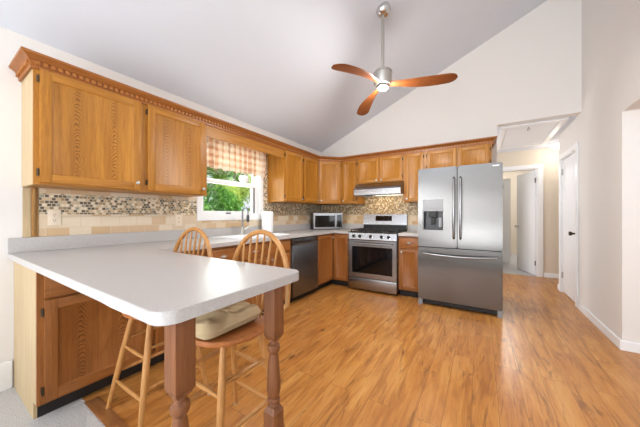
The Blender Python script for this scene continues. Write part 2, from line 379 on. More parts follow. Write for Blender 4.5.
# open hall door
d2 = struct(MB().box(-.705, 0, -.018, .018, .012, 2.04, .003).build('door_2', DOORW, None, (3.612, 2.045, 0))); d2.rotation_euler = (0,0,-math.radians(72))
m = MB()
for sg in (-1,1): m.lathe([(.028,0),(.028,.006),(.012,.012),(.011,.035),(.026,.05),(.026,.062),(.001,.07)], (-.64,sg*.018,.93), (0,sg,0))
m.build('door_knob', NICKEL, d2)
for z in (.2, 1.8): bx('hinge', HINGE, d2, -.004, .014, -.028, -.018, z, z+.09)
# closed white door on the far side of the room beyond, with a coat hook
d3 = struct(MB().box(2.9, 3.31, 3.3, 3.34, .01, 2.05, .003).build('door_3', DOORW))
m = MB(); m.tube([(3.16,3.30,1.86),(3.16,3.25,1.85),(3.16,3.235,1.88)], .007); m.box(3.145,3.175,3.292,3.30,1.82,1.9,.002); m.build('coat_hook', NICKEL, d3)
# attic hatch in the hall ceiling
h = thing('attic_hatch', 'white framed attic hatch panel in the hall ceiling with a small pull ring', 'hatch', (3.31,.86,2.435))
m = MB(); lp = [(-.36,-.72),(.36,-.72),(.36,.72),(-.36,.72)]; li = [(-.29,-.65),(.29,-.65),(.29,.65),(-.29,.65)]
m.prism([lp, li], -.022, 0, .004); m.build('hatch_frame', WHITE, h)
bx('hatch_panel', DOORW, h, -.285, .285, -.645, .645, -.008, 0)
m = MB(); m.cyl((-.03,-.55,-.008),(-.03,-.55,-.03),.004); m.tube([(-.03+.014*math.cos(a),-.55,-.044+.014*math.sin(a)) for a in [2*PI*i/14 for i in range(14)]], .003, 6, closed=True); m.build('pull_ring', HINGE, h)
hl = thing('ceiling_light', 'round white dome light glowing on the hall ceiling', 'ceiling light', (3.87,1.66,2.435))
MB().lathe([(.15,0),(.15,-.02),(.14,-.025)]).build('base_ring', WHITE, hl)
MB().lathe([(.135,-.02),(.13,-.05),(.10,-.08),(.05,-.1),(.001,-.105)]).build('glass_dome', LAMPH, hl)
o = light('hall_lamp', 'POINT', (0,0,-.2), (0,0,0), 6, (1,.95,.88), shadow_soft_size=.12); o.parent = hl
fr = thing('ceiling_light', 'round frosted ceiling light, unseen, added to brighten the far room beyond the hall door', 'ceiling light', (3.2,3.7,2.5))
MB().lathe([(.13,0),(.13,-.03),(.09,-.07),(.001,-.085)]).build('glass_dome', LAMPH, fr)
o = light('far_room_fill', 'POINT', (0,0,-.2), (0,0,0), 60, (1,.98,.95), shadow_soft_size=.12); o.parent = fr  # unseen lamp and fitting, added to brighten the far room

# ---------------------------------------------------------------- kitchen window
wf = struct(MB().prism([[(-2.655,1.11),(-1.625,1.11),(-1.625,2.15),(-2.655,2.15)], [(-2.585,WZ0+.015),(-1.685,WZ0+.015),(-1.685,2.075),(-2.585,2.075)]], 0, .018, .003, axis='x').build('window_1', WHITE))
m = MB(); m.prism([[(WY0,WZ0),(WY1,WZ0),(WY1,WZ1),(WY0,WZ1)], [(-2.58,1.185),(-1.69,1.185),(-1.69,2.07),(-2.58,2.07)]], -.149, 0, axis='x'); m.build('window_frame', WHITE, wf, smooth=False)
m = MB(); m.prism([[(-2.58,1.185),(-1.69,1.185),(-1.69,1.60),(-2.58,1.60)], [(-2.545,1.225),(-1.80,1.225),(-1.80,1.562),(-2.545,1.562)]], -.07, -.035, .003, axis='x')
m.build('window_sash', WHITE, wf)
m = MB(); m.prism([[(-2.58,1.60),(-1.69,1.60),(-1.69,2.07),(-2.58,2.07)], [(-2.545,1.625),(-1.725,1.625),(-1.725,2.04),(-2.545,2.04)]], -.12, -.085, .003, axis='x')
m.build('window_sash', WHITE, wf)
bx('window_pane', GLASS, wf, -.055, -.05, -2.546, -1.799, 1.224, 1.563); bx('window_pane', GLASS, wf, -.104, -.1, -2.546, -1.724, 1.624, 2.041)
bx('window_track', DGREY, wf, -.034, -.022, -1.772, -1.760, 1.2, 1.56)
bx('window_latch', DGREY, wf, -.034, -.018, -2.24, -2.17, 1.19, 1.205, bev=.002)
# plaid valance curtain on its rod
cu = thing('curtain_valance', 'short gathered peach and brown plaid curtain across the top of the window', 'curtain', (.085,-2.13,2.10))
m = MB(); NY, NZ = 150, 12; g = []
for i in range(NY+1):
    y = -.5 + 1.0*i/NY; row = []
    for j in range(NZ+1):
        z = .012 - .395*j/NZ; a = .35 + .65*j/NZ
        x = (.026*math.sin(y*62+.8*math.sin(y*9)) + .007*math.sin(y*131+1))*a
        row.append(m.bm.verts.new((x, y, z + .008*math.sin(y*40)*(j == NZ))))
    g.append(row)
for i in range(NY):
    for j in range(NZ): m.bm.faces.new((g[i][j], g[i+1][j], g[i+1][j+1], g[i][j+1]))
cloth = m.build('curtain_cloth', PLAID, cu); sm = cloth.modifiers.new('thick', 'SOLIDIFY'); sm.thickness = .002
MB().cyl((0,-.51,.012),(0,.51,.012),.006).build('curtain_rod', WHITE, cu)
# hanging globe planter
hp = thing('hanging_planter', 'small round white planter hanging in front of the window', 'planter', (.03,-2.0,1.60))
MB().lathe([(.001,0),(.03,.003),(.055,.025),(.066,.055),(.060,.085),(.04,.10),(.035,.10),(.05,.08),(.001,.075)]).build('planter_bowl', PORC, hp)
m = MB()
for i in range(26):
    a = random.random()*2*PI; r = .035*random.random(); p = Vector((r*math.cos(a), r*math.sin(a), .085)); q = p+Vector((.03*math.cos(a), .03*math.sin(a), .02+.03*random.random()))
    m.tube([p, (p+q)/2+Vector((0,0,.008)), q], [.002,.006,.001], 5, flat_=.4)
m.build('trailing_plant', LEAF1, hp)
m = MB()
for a in (0, 2.1, 4.2): m.tube([(.055*math.cos(a), .055*math.sin(a), .09), (0,0,.25), (0,0,.47)], .0012, 5)
m.build('hanging_cord', WHITE, hp)

# outside: lawn and trees
struct(MB().box(-30, -.16, -15, 25, -1.0, -.5).build('ground', GRASS, smooth=False))
def tree(name, label, loc, n, size, mat, hgt):
    t = thing(name, label, 'tree', loc, group='trees outside the window')
    m = MB(); m.tube([(0,0,-.0),(.05,.03,hgt*.4),(-.03,.05,hgt*.7),(0,0,hgt)], [.09,.07,.05,.02], 10)
    for i in range(7):
        a = i*2.4; z = hgt*(.3+.08*i); m.tube([(0,0,z),(size[0]*.5*math.cos(a), size[1]*.5*math.sin(a), z+.4)], [.035,.01], 6)
    m.build('trunk', BARK, t)
    m = MB(); cl = [(Vector((random.uniform(-1,1)*size[0], random.uniform(-1,1)*size[1], random.uniform(.05,1)*hgt)), random.uniform(.25,.5)) for _ in range(42)]
    for i in range(n):
        c, r = random.choice(cl); d = Vector((random.gauss(0,1), random.gauss(0,1), random.gauss(0,1))).normalized()*r*random.random()**.4
        p = c+d; q = Matrix.Rotation(random.random()*6.3, 3, 'Z') @ Matrix.Rotation(random.uniform(-1.1,1.1), 3, 'X'); L = random.uniform(.05,.10); W_ = L*.45
        vs = [m.bm.verts.new(p + q @ Vector(v)) for v in ((0,-L,0),(W_,0,.012),(0,L,0),(-W_,0,.012))]; m.bm.faces.new(vs)
    m.build('foliage', mat, t, smooth=False); return t
tree('tree', 'dense mid green tree outside the left side of the window', (-4.3,-.3,-.5), 16000, (1.1,1.0), LEAF1, 3.9)
tree('tree', 'pale yellow green sunlit tree outside the right side of the window', (-6.2,2.9,-.5), 18000, (1.3,1.2), LEAF2, 4.4)
tree('tree', 'dark green tree farther back outside the window', (-10.5,5,-.5), 16000, (2.2,3.2), LEAF1, 4.4)

# ---------------------------------------------------------------- cabinets
def knob(parent, x, y, z):
    return MB().lathe([(.006,0),(.005,.010),(.012,.016),(.0155,.022),(.013,.027),(.001,.029)], (x,y,z), (0,-1,0), 16).build('knob', NICKEL, parent)
def cup(parent, x, y, z):
    m = MB(); rings = []
    for i in range(9):
        a = PI*i/8; w = .042*math.sin(a*.5+PI/4) if False else .045*math.cos((i-4)/4*PI/2)+.002
        rings.append([(x+(-.045+.09*i/8), y-.0-.024*math.sin(PI*k/8)*(w/.045), z+.016*math.cos(PI*k/8)*(w/.045)) for k in range(9)])
    m.ring_loft(rings); return m.build('cup_pull', NICKEL, parent)
def make_door(parent, x0, x1, z0, z1, y, mats, hinge='l', pull=None, fw=.055, name='door', hinges=True):
    xc, zc = (x0+x1)/2, (z0+z1)/2; a, b = x0-xc, x1-xc; c, d = z0-zc, z1-zc; t = .019
    m = MB()
    m.mi = 0
    m.box(a, a+fw, -t, 0, c, d, .0025); m.box(b-fw, b, -t, 0, c, d, .0025)
    m.mi = 1
    m.box(a+fw, b-fw, -t, 0, c, c+fw, .0025); m.box(a+fw, b-fw, -t, 0, d-fw, d, .0025)
    m.mi = 2
    i0, i1, j0, j1 = a+fw, b-fw, c+fw, d-fw; e = .010
    V = [m.bm.verts.new(p) for p in [(i0,-t+.003,j0),(i1,-t+.003,j0),(i1,-t+.003,j1),(i0,-t+.003,j1),(i0+e,-.009,j0+e),(i1-e,-.009,j0+e),(i1-e,-.009,j1-e),(i0+e,-.009,j1-e)]]
    for q in range(4): f = m.bm.faces.new((V[q], V[(q+1)%4], V[4+(q+1)%4], V[4+q])); f.material_index = 0
    f = m.bm.faces.new(V[4:]); f.material_index = 2
    f = m.bm.faces.new([m.bm.verts.new(p) for p in [(i0,0,j0),(i0,0,j1),(i1,0,j1),(i1,0,j0)]]); f.material_index = 2
    me_o = m.build(name, mats, parent, (xc, y, zc))
    if pull: knob(me_o, pull[0]-xc, -t, pull[1]-zc)
    if hinges:
        hx = a-.006 if hinge == 'l' else b+.006
        for hz in (c+.045, d-.085):
            hm = MB(); hm.box(hx-.006, hx+.006, -.014, 0, hz, hz+.04, .001); hm.cyl((hx,-.014,hz-.004),(hx,-.014,hz+.044),.0045,seg=8); hm.build('hinge', HINGE, me_o)
    return me_o
def make_drawer(parent, x0, x1, z0, z1, y, mats, pull='cup', name='drawer'):
    xc, zc = (x0+x1)/2, (z0+z1)/2
    m = MB(); m.mi = 0; m.box(x0-xc, x1-xc, -.019, 0, z0-zc, z1-zc, .005)
    m.box(x0-xc+.022, x1-xc-.022, -.022, -.018, z0-zc+.022, z1-zc-.022, .0015)
    o = m.build(name, mats[1], parent, (xc, y, zc))
    if pull == 'cup': cup(o, 0, -.022, 0)
    elif pull == 'knob': knob(o, 0, -.022, 0)
    return o
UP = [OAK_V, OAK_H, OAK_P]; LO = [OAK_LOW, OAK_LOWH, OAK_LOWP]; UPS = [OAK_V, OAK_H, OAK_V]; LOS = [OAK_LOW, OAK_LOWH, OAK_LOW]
def cabinet(name, label, loc, rz, w_, h_, dep, fronts, base=False, mats=UP, side_l=None, side_r=None):
    c = thing(name, label, 'cabinet', loc, rz)
    m = MB(); t = .016; k = .10 if base else 0
    m.mi = 1 if side_l else 0; m.box(.0008, t, -dep+.019, -.001, k, h_)
    m.mi = 1 if side_r else 0; m.box(w_-t, w_-.0008, -dep+.019, -.001, k, h_)
    m.mi = 0
    m.box(t, w_-t, -.010, -.001, k, h_); m.box(t, w_-t, -dep+.019, -.010, k, k+t)
    if not base: m.box(t, w_-t, -dep+.019, -.010, h_-t, h_)
    if base and side_l: m.mi = 1; m.box(.0008, t, -dep+.075, -.001, 0.0, k)
    m.build('body', [mats[0], side_l or side_r or mats[0]], c, smooth=False)
    # face frame (stiles and rails)
    m = MB(); s = .028; m.mi = 0
    m.box(.0008, s, -dep, -dep+.019, k, h_); m.box(w_-s, w_-.0008, -dep, -dep+.019, k, h_)
    m.mi = 1; m.box(s, w_-s, -dep, -dep+.019, k, k+s); m.box(s, w_-s, -dep, -dep+.019, h_-s, h_)
    zs = sorted({f[4] for f in fronts if f[4] < h_-.06}); xs = sorted({f[2] for f in fronts if f[2] < w_-.06})
    for z in zs: m.box(s, w_-s, -dep, -dep+.019, z-.006, z+.022)
    m.mi = 0
    for x in xs: m.box(x-.012, x+.026, -dep, -dep+.0185, k+s, h_-s)
    m.build('face_frame', [mats[0], mats[1]], c, smooth=False)
    if base: bx('toe_kick', KICK, c, .0008 if not side_l else t, w_-.0008, -dep+.072, -dep+.085, 0, k)
    for f in fronts:
        kind, x0, x1, z0, z1 = f[:5]; opt = f[5] if len(f) > 5 else {}
        if kind == 'door': make_door(c, x0, x1, z0, z1, -dep, mats, opt.get('hinge','l'), opt.get('pull'), opt.get('fw',.055), hinges=opt.get('hinges', True))
        else: make_drawer(c, x0, x1, z0, z1, -dep, mats, opt.get('pull','cup'))
    return c
R90 = PI/2
BZ, UH = 1.37, .745
# uppers on the window wall (local x runs along world +y)
def upl(label, y0, y1, fr, **kw): return cabinet('wall_cabinet', label, (0.001,y0,BZ), R90, y1-y0, UH, .325, fr, **kw)
upl('oak wall cabinet nearest the camera, leftmost of the run beside the bare wall', -3.95, -3.325, [('door',.026,.60,.012,.735,{'pull':(.565,.065)})], side_l=OAK_PALE)
upl('oak wall cabinet with cathedral grain door, just left of the window', -3.325, -2.745, [('door',.024,.55,.012,.735,{'pull':(.52,.065)})])
upl('narrow oak wall cabinet immediately right of the window, its left side lit', -1.53, -1.075, [('door',.02,.435,.012,.735,{'pull':(.40,.05)})], mats=UPS, side_l=OAK_V)
upl('narrow oak wall cabinet between the window-side cabinet and the corner cabinet', -1.075, -.62, [('door',.02,.435,.012,.735,{'pull':(.40,.05)})], mats=UPS)
# diagonal corner wall cabinet
cc = thing('corner_wall_cabinet', 'oak corner wall cabinet with diagonal door above the microwave', 'cabinet', (0,0,BZ))
m = MB(); m.prism([[(.001,-.001),(.001,-.6195),(.306,-.6195),(.6195,-.306),(.6195,-.001)]], 0, UH); m.build('body', OAK_V, cc, smooth=False)
L2 = math.hypot(.295,.295)
fo = bpy.data.objects.new('diagonal_front', None)
m = MB(); dd = Vector((.6195-.325, .6195-.325,0)); 
ff = MB(); W2 = math.hypot(.3135,.3135)
ff.box(.014,.036,-.016,0,0,UH); ff.box(W2-.036,W2-.014,-.016,0,0,UH); ff.box(.036,W2-.036,-.016,0,0,.028); ff.box(.036,W2-.036,-.016,0,UH-.028,UH)
f0 = ff.build('face_frame', OAK_V, cc, (.306,-.6195,0), smooth=False); f0.rotation_euler = (0,0,PI/4)
dr = make_door(cc, 0, 1, 0, 1, 0, UPS, hinges=False); me = dr.data; bpy.data.objects.remove(dr)
dr = make_door(cc, .03, W2-.03, .012, .735, 0, UPS, 'r', (.062,.05))
c0 = Vector((.306,-.6195,0)) + Matrix.Rotation(PI/4,3,'Z') @ Vector((dr.location.x,-.017,dr.location.z)); dr.location = c0; dr.rotation_euler = (0,0,PI/4)
# uppers on the back wall
def upb(label, x0, x1, z0, fr, **kw): return cabinet('wall_cabinet', label, (x0,-.001,z0), 0, x1-x0, BZ+UH-z0, .325, fr, mats=UPS, **kw)
upb('slim single-door oak wall cabinet left of the range hood', .62, .93, BZ, [('door',.03,.285,.012,.735,{'pull':(.055,.05),'hinge':'r','fw':.045})])
upb('short two-door oak wall cabinet directly above the range hood', .93, 1.70, 1.70, [('door',.02,.375,.012,.405,{'pull':(.345,.035),'fw':.045}),('door',.395,.75,.012,.405,{'pull':(.425,.035),'hinge':'r','fw':.045})])
upb('slim single-door oak wall cabinet between range hood and refrigerator', 1.70, 2.01, BZ, [('door',.03,.285,.012,.735,{'pull':(.055,.05),'hinge':'r','fw':.045})])
upb('wide two-door oak wall cabinet above the refrigerator', 2.01, 2.83, 1.80, [('door',.03,.415,.012,.305,{'fw':.045}),('door',.435,.795,.012,.305,{'hinge':'r','fw':.045})])
# valance board bridging the window
vb = MB(); vb.box(.306,.325,-2.744,-1.531,1.985,BZ+UH); tag(vb.build('valance_board', wood('oak_valance','y')), 'plain oak valance board bridging the cabinets above the window', 'valance board')

# crown moulding with dentils
def sweep(mb, path, prof):
    n = len(path); rings = []
    for i in range(n):
        p = Vector(path[i]); ds = []
        if i > 0: ds.append((Vector(path[i])-Vector(path[i-1])).normalized())
        if i < n-1: ds.append((Vector(path[i+1])-Vector(path[i])).normalized())
        ns = [Vector((d.y,-d.x)) for d in ds]
        if len(ns) == 2:
            b = (ns[0]+ns[1]).normalized(); b = b/ b.dot(ns[0])
        else: b = ns[0]
        rings.append([(p.x+b.x*o, p.y+b.y*o, z) for o, z in prof])
    mb.ring_loft(rings)
CP = [(.002,-3.951),(.3255,-3.951),(.3255,-.6205),(.6205,-.3255),(2.8305,-.3255),(2.8305,-.002)]
cr = thing('crown_moulding', 'oak crown moulding with dentil band running along the top of the wall cabinets', 'moulding', (0,0,2.1))
m = MB(); sweep(m, CP, [(.0005,.0),(.012,.0),(.014,.018),(.014,.044),(.026,.050),(.032,.058),(.044,.066),(.055,.072),(.057,.080),(.057,.085),(.0005,.085)]); m.build('cornice', wood('oak_crown','y','a8692f','83491e'), cr)
m = MB()
for i in range(len(CP)-1):
    a, b = Vector(CP[i]), Vector(CP[i+1]); L = (b-a).length; d = (b-a)/L; nrm = Vector((d.y,-d.x)); k = int(L/.034)
    ang = math.atan2(d.y, d.x)
    for j in range(k):
        s_ = (j+.5)*L/k; c_ = a+d*s_+nrm*.0205
        t = bmesh.new(); bmesh.ops.create_cube(t, size=1); M_ = Matrix.Translation((c_.x,c_.y,.032)) @ Matrix.Rotation(ang,4,'Z') @ Matrix.Diagonal((.019,.013,.022,1)); m.merge(t, M_)
m.build('dentil_band', wood('oak_dentil','y','bc7c3c','965820'), cr, smooth=False)

# base cabinets along the window wall
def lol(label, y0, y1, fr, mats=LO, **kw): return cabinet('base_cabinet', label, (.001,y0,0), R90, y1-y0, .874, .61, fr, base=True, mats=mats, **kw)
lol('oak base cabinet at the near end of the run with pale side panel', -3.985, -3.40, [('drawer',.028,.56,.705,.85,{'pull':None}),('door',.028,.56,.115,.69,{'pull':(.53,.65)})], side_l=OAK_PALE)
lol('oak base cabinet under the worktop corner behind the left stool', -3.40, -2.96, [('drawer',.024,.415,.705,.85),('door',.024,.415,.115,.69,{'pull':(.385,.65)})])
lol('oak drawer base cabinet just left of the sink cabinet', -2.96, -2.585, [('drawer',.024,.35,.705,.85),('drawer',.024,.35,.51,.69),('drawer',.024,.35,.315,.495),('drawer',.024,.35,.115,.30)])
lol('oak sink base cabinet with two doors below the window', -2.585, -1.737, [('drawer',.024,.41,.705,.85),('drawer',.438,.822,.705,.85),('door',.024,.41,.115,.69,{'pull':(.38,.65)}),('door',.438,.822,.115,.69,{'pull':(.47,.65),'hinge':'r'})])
# corner base cabinet, L-shaped
cb = thing('corner_base_cabinet', 'oak corner base cabinet with two doors meeting in the inner corner', 'cabinet', (0,0,0))
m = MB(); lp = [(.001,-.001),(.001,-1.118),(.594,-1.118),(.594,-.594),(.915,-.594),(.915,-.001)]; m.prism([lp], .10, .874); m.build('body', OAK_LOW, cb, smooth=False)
m = MB(); m.prism([[(.594,-1.118),(.611,-1.118),(.611,-.611),(.915,-.611),(.915,-.594),(.594,-.594)]], .10, .874); m.build('face_frame', OAK_LOW, cb, smooth=False)
m = MB(); m.prism([[(.53,-1.118),(.54,-1.118),(.54,-.54),(.915,-.54),(.915,-.53),(.53,-.53)]], 0, .10); m.build('toe_kick', KICK, cb, smooth=False)
def ldoor(x, y, rz, w_, pull, hin):
    o = make_door(cb, 0, w_, .115, .85, 0, LOS, hin, pull, .05); o.location = (x + math.cos(rz)*w_/2, y+math.sin(rz)*w_/2, o.location.z); o.rotation_euler = (0,0,rz); return o
ldoor(.6115, -1.095, R90, .45, (.42,.80), 'l'); ldoor(.635, -.6115, 0, .26, None, 'r')
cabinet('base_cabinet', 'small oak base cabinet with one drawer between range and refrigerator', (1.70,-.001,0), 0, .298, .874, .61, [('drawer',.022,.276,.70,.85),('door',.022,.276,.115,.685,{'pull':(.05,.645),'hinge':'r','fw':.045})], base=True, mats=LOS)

# ---------------------------------------------------------------- worktop, upstand, backsplash
def arc(cx, cy, r, a0, a1, n=8): return [(cx+r*math.cos(a0+(a1-a0)*i/n), cy+r*math.sin(a0+(a1-a0)*i/n)) for i in range(n+1)]
ct = thing('worktop', 'pale grey laminate worktop running along the window wall and out as a breakfast bar', 'worktop', (0,0,.876))
r = .06
outer = [(.001,-4.01)] + arc(2.008-r,-4.01+r,r,-PI/2,0) + arc(2.008-r,-3.375-r,r,0,PI/2) + [(.655,-3.375),(.655,-.655),(.920,-.655),(.920,-.001),(.001,-.001)]
hole = [(.14,-2.525),(.54,-2.525),(.54,-1.735),(.14,-1.735)]
MB().prism([outer, hole], .0, .038, .0018).build('slab', LAM, ct)
MB().prism([[(.001,-4.01),(.021,-4.01),(.021,-.021),(.920,-.021),(.920,-.001),(.001,-.001)]], .0382, .14, .002).build('upstand', LAM, ct)
m = MB(); m.prism([[(1.49,-.0005),(1.55,-.010),(1.66,-.013),(1.77,-.012),(1.80,-.0005)]], -3.998,-3.968,.002,axis='y'); m.build('support_rail', WHITE, ct)
c2 = thing('worktop', 'small piece of pale laminate worktop between range and refrigerator', 'worktop', (1.703,-.001,.876))
MB().box(0,.295,-.654,0,0,.038,.003).build('slab', LAM, c2); MB().box(0,.295,-.02,0,.0382,.14,.002).build('upstand', LAM, c2)
# tile backsplashes
tl = thing('tile_backsplash', 'stone tile backsplash with mosaic band along the window wall', 'backsplash', (0,0,0))
def strip(parent, name, mat, y0, y1, z0, z1, x1=.008): return bx(name, mat, parent, .001, x1, y0, y1, z0, z1)
strip(tl,'stone_tiles',TIL_Y,-3.868,-2.657,1.017,1.18); strip(tl,'mosaic_band',MOS_Y,-3.868,-2.657,1.1805,1.335); strip(tl,'stone_tiles',TIL_Y,-3.868,-2.657,1.3355,1.369)
strip(tl,'stone_tiles',TIL_Y,-2.6565,-1.624,1.017,1.108)
strip(tl,'stone_tiles',TIL_Y,-1.6235,-.002,1.017,1.18); strip(tl,'mosaic_band',MOS_Y,-1.6235,-.002,1.1805,1.369); strip(tl,'mosaic_band',MOS_Y,-1.6235,-1.532,1.3695,2.11)
strip(tl,'backing_board',OAK_PALE,-3.945,-3.908,1.017,1.369,.006)
m = MB()
for i in range(36): m.lathe([(.004,0),(.009,.0025),(.009,.0065),(.004,.0088)], (.009,-3.888,1.02+i*.0096), (0,.25,1), 8)
m.box(.001,.006,-3.905,-3.87,1.018,1.368); m.build('rope_trim', wood('rope_trim_wood','z','c79a5c','8a5f30'), tl)
tb = thing('tile_backsplash', 'stone and mosaic tile backsplash behind the range on the back wall', 'backsplash', (0,0,0))
for a in ((.022,.93,1.369),(.9305,1.6995,1.498),(1.70,2.005,1.369)):
    bx('stone_tiles', TIL_X, tb, a[0], a[1], -.008, -.001, 1.017 if a[0] != .9305 else .93, 1.18)
    bx('mosaic_band', MOS_X, tb, a[0], a[1], -.008, -.001, 1.1805, a[2])
def outlet(label, y, z):
    o = thing('electrical_outlet', label, 'outlet', (.0085,y,z))
    m = MB(); m.box(0,.006,-.036,.036,-.058,.058,.002); m.build('cover_plate', PLATE, o)
    for s_ in (-.02,.02):
        so = MB().lathe([(.0165,0),(.0165,.0015),(.001,.0016)], (.006,0,s_), (1,0,0), 16).build('socket', PLATE, o)
        m = MB()
        for dy in (-.006,.006): m.box(.0075,.0082,dy-.001,dy+.001,s_-.002,s_+.008)
        m.box(.0075,.0082,-.0025,.0025,s_-.011,s_-.006); m.build('slots', BLACK, so)
    return o
outlet('almond double electrical outlet at the left end of the tile backsplash', -3.79, 1.155)
outlet('almond electrical outlet on the tiles just left of the window', -2.86, 1.12)

# ---------------------------------------------------------------- sink and tap
sk = thing('kitchen_sink', 'white double-bowl kitchen sink set into the worktop under the window', 'sink', (.34,-2.13,.914))
MB().prism([[(-.245,-.42),(.225,-.42),(.225,.42),(-.245,.42)], [(-.145,-.375),(.185,-.375),(.185,-.015),(-.145,-.015)], [(-.145,.015),(.185,.015),(.185,.375),(-.145,.375)]], .0005, .013, .004).build('rim', PORC, sk)
for a0, a1 in ((-.375,-.015),(.015,.375)):
    m = MB()
    def rect(x0,x1,y0,y1,z): return [(x0,y0,z),(x1,y0,z),(x1,y1,z),(x0,y1,z)]
    rs = [rect(-.152,.192,a0-.007,a1+.007,.0), rect(-.152,.192,a0-.007,a1+.007,-.18), rect(-.152,.192,a0-.007,a1+.007,-.185)]
    V1 = [m.bm.verts.new(p) for p in rect(-.145,.185,a0,a1,.004)]; V2 = [m.bm.verts.new(p) for p in rect(-.125,.165,a0+.02,a1-.02,-.175)]
    V3 = [m.bm.verts.new(p) for p in rect(-.150,.190,a0-.005,a1+.005,.0)]; V4 = [m.bm.verts.new(p) for p in rect(-.13,.17,a0+.015,a1-.015,-.181)]
    for A_, B_ in ((V1,V2),(V4,V3),(V3,V1)):
        for q in range(4): m.bm.faces.new((A_[q],A_[(q+1)%4],B_[(q+1)%4],B_[q]))
    m.bm.faces.new(V2); m.bm.faces.new(V4[::-1]); m.build('bowl', PORC, sk)
fc = thing('kitchen_tap', 'tall brushed metal gooseneck tap standing behind the sink', 'tap', (.15,-2.13,.9275))
MB().lathe([(.03,0),(.03,.006),(.022,.012),(.020,.08),(.015,.10)]).build('tap_base', NICKEL, fc)
arcp = [(0,0,.09),(0,0,.20),(0,0,.29)] + [(.05-.05*math.cos(a), .0, .29+.05*math.sin(a)) for a in [PI*i/10 for i in range(1,11)]] + [(.10,0,.25)]
MB().tube(arcp, .010, 12).build('spout', STEELD, fc)
MB().lathe([(.012,0),(.017,-.015),(.019,-.08),(.015,-.09)], (.10,0,.25)).build('spray_head', DGREY, fc)
m = MB(); m.cyl((0,.018,.05),(0,.045,.055),.01); m.tube([(0,.04,.055),(.01,.075,.085),(.015,.10,.105)], [.008,.006,.006], 8); m.build('lever_handle', NICKEL, fc)
pt = thing('paper_towel_holder', 'white paper towel roll standing on the worktop right of the sink', 'paper towels', (.13,-1.66,.9142))
MB().lathe([(.085,0),(.085,.01),(.02,.012)]).build('base', NICKEL, pt)
MB().lathe([(.02,.013),(.078,.013),(.080,.02),(.080,.305),(.077,.312),(.02,.312)], seg=32).build('paper_roll', PAPER, pt)
MB().lathe([(.006,.012),(.006,.32),(.012,.325),(.001,.335)]).build('post', NICKEL, pt)

# ---------------------------------------------------------------- microwave
mw = thing('microwave', 'stainless countertop microwave with dark glass door set diagonally in the corner', 'microwave', (.395,-.405,.9142), PI/4)
W3, H3 = .53, .295
bx('body', DGREY, mw, -W3/2+.002, W3/2-.002, .012, .255, .012, H3, bev=.004)
m = MB()
for sx in (-.22,.22):
    for sy in (.05,.22): m.cyl((sx,sy,0),(sx,sy,.013),.012)
m.build('feet', BLACK, mw)
m = MB(); m.prism([[(-W3/2,.012),(.145,.012),(.145,H3),(-W3/2,H3)], [(-W3/2+.025,.045),(.115,.045),(.115,H3-.045),(-W3/2+.025,H3-.045)]], -.018, .012, .003, axis='y'); dmw = m.build('door', STEELB, mw)
bx('door_window', DGLASS, dmw, -W3/2+.026, .114, -.010, -.004, .046, H3-.046)
m = MB(); m.cyl((.130,-.045,.04),(.130,-.045,H3-.03),.009); m.cyl((.130,-.045,.06),(.130,-.018,.06),.006); m.cyl((.130,-.045,H3-.05),(.130,-.018,H3-.05),.006); m.build('handle', STEELB, dmw)
m = MB(); m.prism([[(.147,.012),(W3/2,.012),(W3/2,H3),(.147,H3)], [(.16,.045),(W3/2-.012,.045),(W3/2-.012,H3-.03),(.16,H3-.03)]], -.018, .012, .002, axis='y'); cpn = m.build('control_panel', STEELB, mw)
bx('keypad', DGLASS, cpn, .161, W3/2-.013, -.014, -.006, .046, H3-.031)

# ---------------------------------------------------------------- gas range
rg = thing('gas_range', 'stainless gas range with oven and black grates on the back wall', 'range', (1.311,-.012,0))
RW = .378
bx('body', STEELD, rg, -RW, RW, -.61, -.002, .05, .90, bev=.002)
m = MB()
for sx in (-.33,.33):
    for sy in (-.55,-.06): m.cyl((sx,sy,0),(sx,sy,.051),.018)
m.build('feet', BLACK, rg)
bx('cooktop', BLACK, rg, -RW, RW, -.61, -.06, .9005, .914, bev=.003)
dw_ = bx('storage_drawer', STEELM, rg, -RW, RW, -.665, -.611, .035, .205, bev=.006)
m = MB(); m.prism([[(-RW,.215),(RW,.215),(RW,.785),(-RW,.785)], [(-RW+.06,.285),(RW-.06,.285),(RW-.06,.69),(-RW+.06,.69)]], -.668, -.6105, .004, axis='y'); od = m.build('oven_door', STEELM, rg)
bx('oven_window', DGLASS, od, -RW+.061, RW-.061, -.660, -.640, .286, .689)
m = MB(); m.tube([(-.33,-.715,.742),(0,-.722,.742),(.33,-.715,.742)], .012, 12)
for sx in (-.32,.32): m.cyl((sx,-.715,.742),(sx,-.668,.742),.009)
m.build('oven_handle', STEELB, od)
m = MB(); m.prism([[(-.66,.79),(-.665,.80),(-.650,.895),(-.611,.905),(-.611,.79)]], -RW, RW, .002, axis='x'); kp = m.build('knob_panel', STEELB, rg)
for x in (-.29,-.185,-.01,.16,.265):
    kb = MB().lathe([(.026,0),(.026,.006),(.021,.010),(.019,.034),(.016,.038),(.001,.038)], (x,-.660,.848), (0,-1,.15), 20).build('knob', BLACK, rg)
    MB().lathe([(.029,0),(.029,.003),(.020,.004)], (x,-.6595,.848), (0,-1,.15), 20).build('bezel', CHROME, kb)
m = MB(); m.prism([[(-.058,.9145),(-.058,1.0),(-.070,1.01),(-.050,1.185),(-.008,1.185),(-.008,.9145)]], -RW, RW, .003, axis='x'); bg = m.build('backguard', STEELB, rg)
bx('lower_trim', BLACK, bg, -RW+.004, RW-.004, -.066, -.059, .918, 1.0)
m = MB(); m.prism([[(-.0725,1.075),(-.062,1.16),(-.055,1.16),(-.065,1.075)]], -.15, .13, axis='x'); m.build('display', DGLASS, bg)
